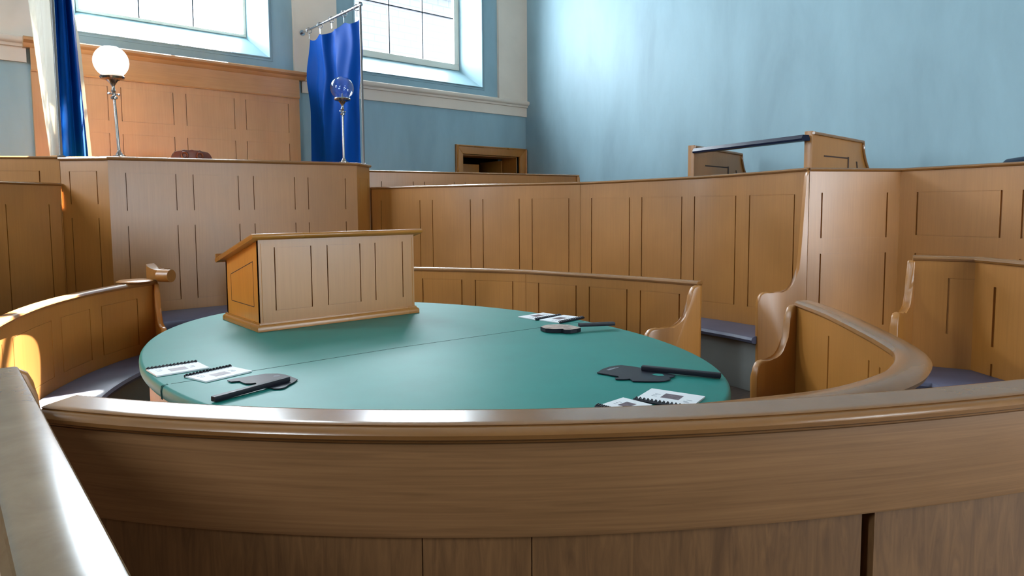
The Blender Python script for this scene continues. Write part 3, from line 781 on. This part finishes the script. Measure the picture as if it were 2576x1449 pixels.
# ------------------------------------------------------------------ the table
TZ = .77
TC = (1.783, 2.943); TA, TB = 1.15, 1.725
t = thing('round_table', 'large oval table covered in green leather in the middle of the court', 'table', (*TC, 0))
N_ = 128
def ell(k, o=0): a = 2*PI*k/N_; return (TC[0]+(TA+o)*math.cos(a), TC[1]+(TB+o)*math.sin(a))
def ring_stack(mb, prof, fill=True):
    rings = [[mb.bm.verts.new((*ell(k, o), z)) for k in range(N_)] for o, z in prof]
    for a, b in zip(rings, rings[1:]):
        for k in range(N_): mb.bm.faces.new((a[k], a[(k+1) % N_], b[(k+1) % N_], b[k]))
    if fill: mb.bm.faces.new(rings[0]); mb.bm.faces.new(rings[-1][::-1])
mb = MB(); ring_stack(mb, [(-.012, TZ), (-.004, TZ-.003), (.002, TZ-.01), (.004, TZ-.022), (.003, TZ-.045), (-.003, TZ-.055), (-.02, TZ-.06)])
top = mb.build('tabletop', TABLE, t)
# stitched seam across the middle and over the rim
sm_pts = []
for k in range(61):
    u = k/60; x = TC[0]-TA-.004+u*(2*TA+.008); y = 2.835-.015*u-.16*max(0, u-.45)
    sm_pts.append((x, y))
mb = MB()
for (xa, ya), (xb, yb) in zip(sm_pts[1:-1], sm_pts[2:-1]):
    mb.prism([(xa, ya-.0025, TZ-.002), (xb, yb-.0025, TZ-.002), (xb, yb+.0025, TZ-.002), (xa, ya+.0025, TZ-.002)], (0, 0, .0026))
x = TC[0]-TA*math.sqrt(1-((2.835-TC[1])/TB)**2)
for dy in (-.006, .006): mb.tube([(x+.02, 2.835+dy, TZ+.0004), (x-.001, 2.835+dy, TZ-.004), (x-.0045, 2.835+dy, TZ-.022), (x-.003, 2.835+dy, TZ-.055)], .0018, 6)
mb.build('seam', SEAM, top)
mb = MB(); ring_stack(mb, [(-.035, TZ-.06), (-.035, .05), (-.06, .05), (-.06, 0)]); mb.build('apron', SUNPALE, t)

# ------------------------------------------------------------------ the lectern on the table
lx0, lx1, ly0, ly1 = 1.318, 2.362, 3.69, 4.29
zf = ony(634, 596, ly0).z; zr_ = onx(553, 655, lx0).z
TZL = TZ+.0012
t = thing('lectern', 'oak desk lectern with sloping top standing on the green table', 'lectern', ((lx0+lx1)/2, (ly0+ly1)/2, TZ))
i = .022
fx0, fx1, fy0 = lx0+i, lx1-i, ly0+i
zf -= .02
pth = [(fx0, fy0), (fx1, fy0)]
sl = [s_at(pth, x, 700) for x in (692.6, 784, 825, 907, 945, 1013.5)]
zt1 = ony(800, 617, fy0).z; zb1 = ony(800, 770, fy0).z
cuts = slots(sl, zb1, zt1, .006, .012)+[(.012, .016, TZ+.05, zf-.02, .006), (fx1-fx0-.016, fx1-fx0-.012, TZ+.05, zf-.02, .006)]
panel_wall(pth, TZ+.04, zf, .025, cuts, 1).build('front_panel', WOOD, t)
yb_ = ly1-i
zat = lambda y: zf+(zr_-zf)*(y-fy0)/(yb_-fy0)
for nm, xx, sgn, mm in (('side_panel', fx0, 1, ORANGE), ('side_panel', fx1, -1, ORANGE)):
    pts = [(xx, fy0+.002, TZ+.04), (xx, fy0+.002, zf-.002), (xx, yb_, zr_), (xx, yb_, TZ+.04)]
    o = MB().prism(pts, (.022*sgn, 0, 0)).build(nm, mm, t, smooth=False)
    gr = MB(); w = .0022
    for q in range(1):
        A = [(yb_-.09, TZ+.13), (fy0+.09, TZ+.13), (fy0+.09, zat(fy0+.09)-.10), (yb_-.09, zat(yb_-.09)-.10)]
        for (a0, b0), (a1, b1) in zip(A, A[1:]+A[:1]):
            dd = Vector((a1-a0, b1-b0)).normalized(); nn_ = Vector((-dd.y, dd.x))*w
            gr.prism([(xx-.0008*sgn, a0+nn_.x, b0+nn_.y), (xx-.0008*sgn, a1+nn_.x, b1+nn_.y), (xx-.0008*sgn, a1-nn_.x, b1-nn_.y), (xx-.0008*sgn, a0-nn_.x, b0-nn_.y)], (.003*sgn, 0, 0))
    gr.build('panel_joint', DARK, o, smooth=False)
MB().box(fx0, yb_-.02, TZ+.04, fx1, yb_, zr_-.005).build('back_panel', ORANGE, t)
# sloping desk with rounded leading edge
dy_, dz_ = yb_-fy0, zr_-zf; L_ = math.hypot(dy_, dz_); ey, ez = dy_/L_, dz_/L_
th = .028; ov = .035
def dk(u, w): return (fy0+ey*u-ez*w*1.0, zf+ez*u+ey*w)
prof = [dk(-ov, 0)] + [dk(-ov-.5*th*math.sin(PI*k/8), th/2-th/2*math.cos(PI*k/8)) for k in range(1, 8)] + [dk(-ov, th), dk(L_+.05, th), dk(L_+.065, th*.5), dk(L_+.05, 0)]
MB().prism([(lx0-.022, y, z) for y, z in prof], (lx1-lx0+.044, 0, 0), .003).build('desk_top', WOODH, t)
mb = MB(); ylip = dk(L_+.03, th)
MB().prism([(lx0-.022, *dk(L_+.045, th)), (lx0-.022, *dk(L_+.045, th+.022)), (lx0-.022, *dk(L_+.028, th+.022)), (lx0-.022, *dk(L_+.028, th))], (lx1-lx0+.044, 0, 0), .003).build('book_stop', WOODH, t)
bp = [(lx0+i, ly0+i), (lx1-i, ly0+i), (lx1-i, ly1-i), (lx0+i, ly1-i)]
MB().sweep(bp, [(0, .045), (.008, .045), (.010, .036), (.018, .030), (.022, .022), (.022, 0), (0, 0)], TZL, 1, True).build('base_moulding', WOODH, t)

# ------------------------------------------------------------------ booklets on the table
def booklet(c4, label, spine, extra=None):
    """c4: four photo corners going round; spine: index of the edge carrying the comb binding"""
    P4 = [onz(x, y, TZ) if isinstance(x, (int, float)) else None for x, y in c4]
    c = sum((Vector((p.x, p.y)) for p in P4), Vector((0, 0)))/4
    A, B = P4[spine], P4[(spine+1) % 4]; C_, D_ = P4[(spine+2) % 4], P4[(spine+3) % 4]
    u = ((Vector((B.x, B.y))-Vector((A.x, A.y)))+(Vector((C_.x, C_.y))-Vector((D_.x, D_.y))))/2
    v = ((Vector((D_.x, D_.y))-Vector((A.x, A.y)))+(Vector((C_.x, C_.y))-Vector((B.x, B.y))))/2
    w, h = u.length, v.length; u.normalize(); v = (v-u*v.dot(u)).normalized()
    t = thing('booklet', label, 'booklet', (c.x, c.y, TZ), 'comb bound booklets on the green table')
    def Q(a, b, z): q = c+u*(a*w/2)+v*(b*h/2); return Vector((q.x, q.y, TZ+z))
    MB().prism([Q(-1, -1, .0008), Q(1, -1, .0008), Q(1, 1, .0008), Q(-1, 1, .0008)], (0, 0, .006)).build('pages', PAPER, t, smooth=False)
    MB().prism([Q(-.36, -.18, .0069), Q(.30, -.18, .0069), Q(.30, .52, .0069), Q(-.36, .52, .0069)], (0, 0, .0004)).build('cover_picture', PHOTO, t, smooth=False)
    for blk in ([(-.68, -.35, .2), (-.62, -.2, .14), (-.70, .0, .2)], [(.55, -.1, .2), (.58, .08, .16), (.52, .25, .2)]):
      tx = MB()
      for a, b, ww in blk:
          tx.prism([Q(a-ww/2, b-.028, .0069), Q(a+ww/2, b-.028, .0069), Q(a+ww/2, b+.028, .0069), Q(a-ww/2, b+.028, .0069)], (0, 0, .0003))
      tx.build('cover_text', INK, t, smooth=False)
    cb = MB(); n = 14
    cb.tube([Q(-1, -1, .006)-Vector((v.x, v.y, 0))*.004, Q(1, -1, .006)-Vector((v.x, v.y, 0))*.004], .006, 8)
    for k in range(n):
        a = -.93+1.86*k/(n-1); p = Q(a, -1, .006); vv = Vector((v.x, v.y, 0))
        cb.tube([p-vv*.006+Vector((0, 0, .006)), p+vv*.004+Vector((0, 0, .0085)), p+vv*.012+Vector((0, 0, .003))], .0026, 6)
    cb.build('comb_binding', BLACK, t)
    return t
booklet([(366, 934), (494, 913), (529, 928), (397, 948)], 'white comb bound booklet nearest the left rim of the table', 0)
booklet([(465, 951), (581, 925), (635, 936), (519, 963)], 'white comb bound booklet beside the black silhouette mask at left', 0)
booklet([(1344.6, 806.5), (1409, 795.5), (1367, 788.6), (1305, 798.6)], 'white booklet at the far rim, farther from the portrait mask', 0)
booklet([(1404, 814), (1466, 801.7), (1420, 794), (1359.5, 806.6)], 'white booklet at the far rim, next to the portrait mask', 0)
booklet([(1694, 1028), (1594, 1006), (1641, 982), (1787, 1002)][::1] if False else [(1722, 1030), (1594, 1007), (1641, 982.5), (1787, 1002.5)], 'white booklet with brown picture at the near right rim of the table', 0)
booklet([(1501, 1026), (1567, 1004.5), (1640, 1022), (1575, 1047)], 'white booklet half hidden behind the near rail', 3)

# ------------------------------------------------------------------ masks on sticks
def mask(outline, stick, label, picture=None, lift=.004, hole=None, z0=.003, print_px=None):
    P_ = [onz(x, y, TZ+z0+lift) for x, y in outline]
    c = sum(P_, Vector())/len(P_)
    t = thing('stick_mask', label, 'mask', (c.x, c.y, TZ), 'face masks on sticks on the green table')
    pts = [Vector((p.x, p.y, TZ+z0)) for p in P_]
    MB().prism(pts, (0, 0, lift), 0).build('card', BLACK, t, smooth=False)
    a = onz(*stick[0], TZ+.014); b = onz(*stick[1], TZ+.012); d = (b-a); d.z = 0; L = d.length; d.normalize(); n = Vector((-d.y, d.x, 0))*.012
    za = TZ+z0+lift
    MB().prism([Vector((a.x, a.y, 0))-n+Vector((0, 0, za)), Vector((a.x, a.y, 0))+n+Vector((0, 0, za)), Vector((b.x, b.y, 0))+n+Vector((0, 0, za-.004)), Vector((b.x, b.y, 0))-n+Vector((0, 0, za-.004))], (0, 0, .020), .003).build('stick', BLACK, t)
    if picture:
        q = [Vector((c.x+(p.x-c.x)*.985, c.y+(p.y-c.y)*.985, TZ+z0+lift+.0002)) for p in P_]
        MB().prism(q, (0, 0, .0006)).build('portrait', FACEPIC, t, smooth=False)
    if hole:
        h = [onz(x, y, TZ+z0+lift) for x, y in hole]
        MB().prism([Vector((p.x, p.y, TZ+z0+lift+.0001)) for p in h], (0, 0, .0005)).build('eye_hole', TABLE, t, smooth=False)
    if print_px:
        mb = MB()
        for (xa, ya), (xb, yb), wpx in print_px:
            a = onz(xa, ya, TZ+z0+lift); b = onz(xb, yb, TZ+z0+lift); dd = (b-a); m_ = Vector((-dd.y, dd.x, 0)).normalized()*wpx
            mb.prism([a-m_, b-m_, b+m_, a+m_], (0, 0, .0004))
        mb.build('printed_words', INK, t, smooth=False)
    return t
z1 = lambda x, y: (300+.1941*x, 840+.1941*y)
mask([z1(*p) for p in [(1400, 600), (1480, 580), (1600, 560), (1760, 535), (1900, 515), (2050, 512), (2160, 528), (2240, 556), (2310, 585), (2270, 620), (2200, 655), (2150, 690), (2080, 705), (2000, 708), (1950, 690), (1850, 670), (1780, 650), (1770, 632), (1700, 640), (1640, 640), (1590, 625), (1560, 608), (1500, 612), (1450, 618)]],
     [z1(2190, 590), z1(1215, 850)], 'black silhouette mask on a stick beside the left booklets', print_px=[(z1(2000, 548), z1(2080, 545), .004)])
z3 = lambda x, y: (1460+.1708*x, 890+.1708*y)
mask([z3(*p) for p in [(245, 275), (320, 225), (420, 190), (520, 172), (600, 165), (740, 180), (900, 205), (1100, 245), (1300, 290), (1400, 312), (1380, 335), (1310, 350), (1330, 375), (1250, 395), (1150, 403), (950, 402), (770, 398), (730, 365), (620, 372), (520, 370), (510, 355), (570, 345), (560, 330), (420, 305)]],
     [z3(905, 215), z3(2070, 325)], 'black face mask with eye hole and stick at the right of the table', hole=[z3(1055, 305), z3(1110, 292), z3(1210, 300), z3(1235, 325), z3(1150, 330)],
     print_px=[(z3(400, 240), z3(520, 205), .006), (z3(430, 222), z3(560, 200), .003)])
z2 = lambda x, y: (1280+.1242*x, 770+.1242*y)
mask([z2(*p) for p in [(640, 420), (700, 395), (800, 378), (1000, 366), (1200, 378), (1350, 408), (1460, 440), (1380, 462), (1250, 478), (1130, 480), (1090, 465), (900, 468), (740, 455)]],
     [z2(1420, 452), z2(2135, 415)], 'face mask with a printed portrait lying at the far rim', True, lift=.020, z0=.003)

# ------------------------------------------------------------------ near rails
ZF = 1.03
pix = [(130, 990), (300, 1002), (600, 1018), (1000, 1030), (1288, 1036), (1500, 1027), (1900, 1005), (2200, 985), (2576, 955)]
B_ = np.array([onz(x, y, ZF)[:2] for x, y in pix]); ax = np.array([.745, -.667]); ay = np.array([.667, .745])
sx_, sy_ = B_ @ ax, B_ @ ay
co = np.polyfit(sx_, sy_, 3)
u0 = -1.03; u1 = 2.3
FG = []
for k in range(61):
    u = u0+(u1-u0)*k/60; uc = min(u, 1.45); vv = np.polyval(co, uc)
    if u > uc: vv += np.polyval(np.polyder(co), uc)*(u-uc)
    q = ax*u+ay*vv; FG.append((q[0], q[1]))
FG = [p for p in FG if p[0] > .15]
t = thing('curved_partition', 'dark curved oak partition with rounded top rail across the foreground', 'partition', (FG[20][0], FG[20][1], 0))
fp = offset(FG, .066, 1)
# front is towards the camera
Lf = plen(fp)
MB().sweep(FG, [(-.002, 0), (.003, -.0001), (.067, -.0022), (.071, -.0024), (.080, -.0038), (.083, -.0055), (.080, -.008), (.086, -.009), (.096, -.013), (.101, -.021), (.098, -.030), (.088, -.036), (.078, -.037), (.076, -.044), (.068, -.048), (.0, -.048), (-.01, -.03), (-.012, -.012), (-.006, -.002)], ZF, 1).build('top_rail', RAIL, t)
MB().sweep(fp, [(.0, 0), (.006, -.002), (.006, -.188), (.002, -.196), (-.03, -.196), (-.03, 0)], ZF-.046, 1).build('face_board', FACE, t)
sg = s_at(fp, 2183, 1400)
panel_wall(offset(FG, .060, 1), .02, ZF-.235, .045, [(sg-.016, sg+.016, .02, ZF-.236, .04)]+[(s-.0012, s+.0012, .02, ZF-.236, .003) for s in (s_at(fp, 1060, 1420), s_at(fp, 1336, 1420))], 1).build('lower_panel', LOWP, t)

ZL = 1.05
t = thing('gallery_rail', 'worn glossy oak rail running towards the viewer at the left edge', 'rail', (.09, 1.0, 0))
LR = [(.094, 2.13), (.094, -.6)]
MB().sweep(LR, [(-.040, 0), (.040, 0), (.047, -.002), (.050, -.007), (.046, -.013), (.050, -.018), (.058, -.028), (.056, -.04), (.045, -.047), (.030, -.05), (-.030, -.05), (-.045, -.047), (-.056, -.04), (-.058, -.028), (-.050, -.018), (-.046, -.013), (-.050, -.007), (-.047, -.002)], ZL, 1).build('top_rail', RAIL2, t)
MB().box(.066, -.6, .02, .122, 2.10, ZL-.049).build('panel', FACE, t)

# ------------------------------------------------------------------ outside
def brick(nt, p):
    b = nt.nodes.new('ShaderNodeTexBrick'); b.inputs['Scale'].default_value = 1.6
    b.inputs['Color1'].default_value = (.046, .047, .048, 1); b.inputs['Color2'].default_value = (.042, .043, .044, 1); b.inputs['Mortar'].default_value = (.033, .035, .038, 1)
    tc = nt.nodes.new('ShaderNodeTexCoord'); mp = nt.nodes.new('ShaderNodeMapping'); mp.inputs['Rotation'].default_value = (math.radians(90), 0, 0)
    nt.links.new(tc.outputs['Object'], mp.inputs['Vector']); nt.links.new(mp.outputs[0], b.inputs['Vector']); nt.links.new(b.outputs['Color'], p.inputs['Base Color'])
STONE = mat('dark stone outside', (.032, .034, .036), .9, spec=.1, build=brick)
t = thing('outside_building', 'stone building across the yard, washed out in the right window', 'building', (10, 14, 0))
MB().box(7.0, 13.6, -.1, 22, 18, 6.5).build('stone_wall', STONE, t, smooth=False)
MB().prism([(6.9, 13.3, 6.5), (6.9, 18.3, 6.5), (6.9, 15.8, 7.4)], (15.3, 0, 0)).build('roof', STONE, t, smooth=False)

# ------------------------------------------------------------------ light
w = bpy.data.worlds.new('sky'); S.world = w; w.use_nodes = True
bg = w.node_tree.nodes['Background']; bg.inputs[0].default_value = (.84, .93, 1.0, 1); bg.inputs[1].default_value = 45.0
def portal(c, sx, sy, rot):
    l = bpy.data.lights.new('daylight_portal', 'AREA'); l.shape = 'RECTANGLE'; l.size = sx; l.size_y = sy
    l.cycles.is_portal = True
    o = bpy.data.objects.new('daylight_portal', l); COL.objects.link(o); o.location = c; o.rotation_euler = rot
for x0, x1, z0, z1 in [W1, W2]+SUNHOLE: portal(((x0+x1)/2, YB+.52, (z0+z1)/2), x1-x0, z1-z0, (math.radians(-90), 0, 0))
for x0, x1, z0, z1 in RW: portal(((x0+x1)/2, YR-.28, (z0+z1)/2), x1-x0, z1-z0, (math.radians(90), 0, 0))
for y0, y1, z0, z1 in LW: portal((XL-.28, (y0+y1)/2, (z0+z1)/2), y1-y0, z1-z0, (math.radians(90), 0, math.radians(-90)))
sd = Vector((.62, 1.0, 1.177)).normalized()
sun = bpy.data.lights.new('sun', 'SPOT'); sun.energy = 260*4*PI*40**2; sun.color = (1, .94, .84)
sun.spot_size = 2*math.atan(1.65/40); sun.spot_blend = .03; sun.shadow_soft_size = .19
so = bpy.data.objects.new('sun', sun); COL.objects.link(so); so.location = Vector((2.9, 8.85, 5.4))+sd*40
so.rotation_euler = sd.to_track_quat('Z', 'Y').to_euler()

S.view_settings.view_transform = 'Standard'; S.view_settings.look = 'None'
S.view_settings.exposure = 0.0; S.view_settings.gamma = 1
S.cycles.use_denoising = True
S.cycles.max_bounces = 8; S.cycles.diffuse_bounces = 5; S.cycles.glossy_bounces = 4; S.cycles.transparent_max_bounces = 12
S.cycles.caustics_reflective = False; S.cycles.caustics_refractive = False
S.cycles.sample_clamp_indirect = 8
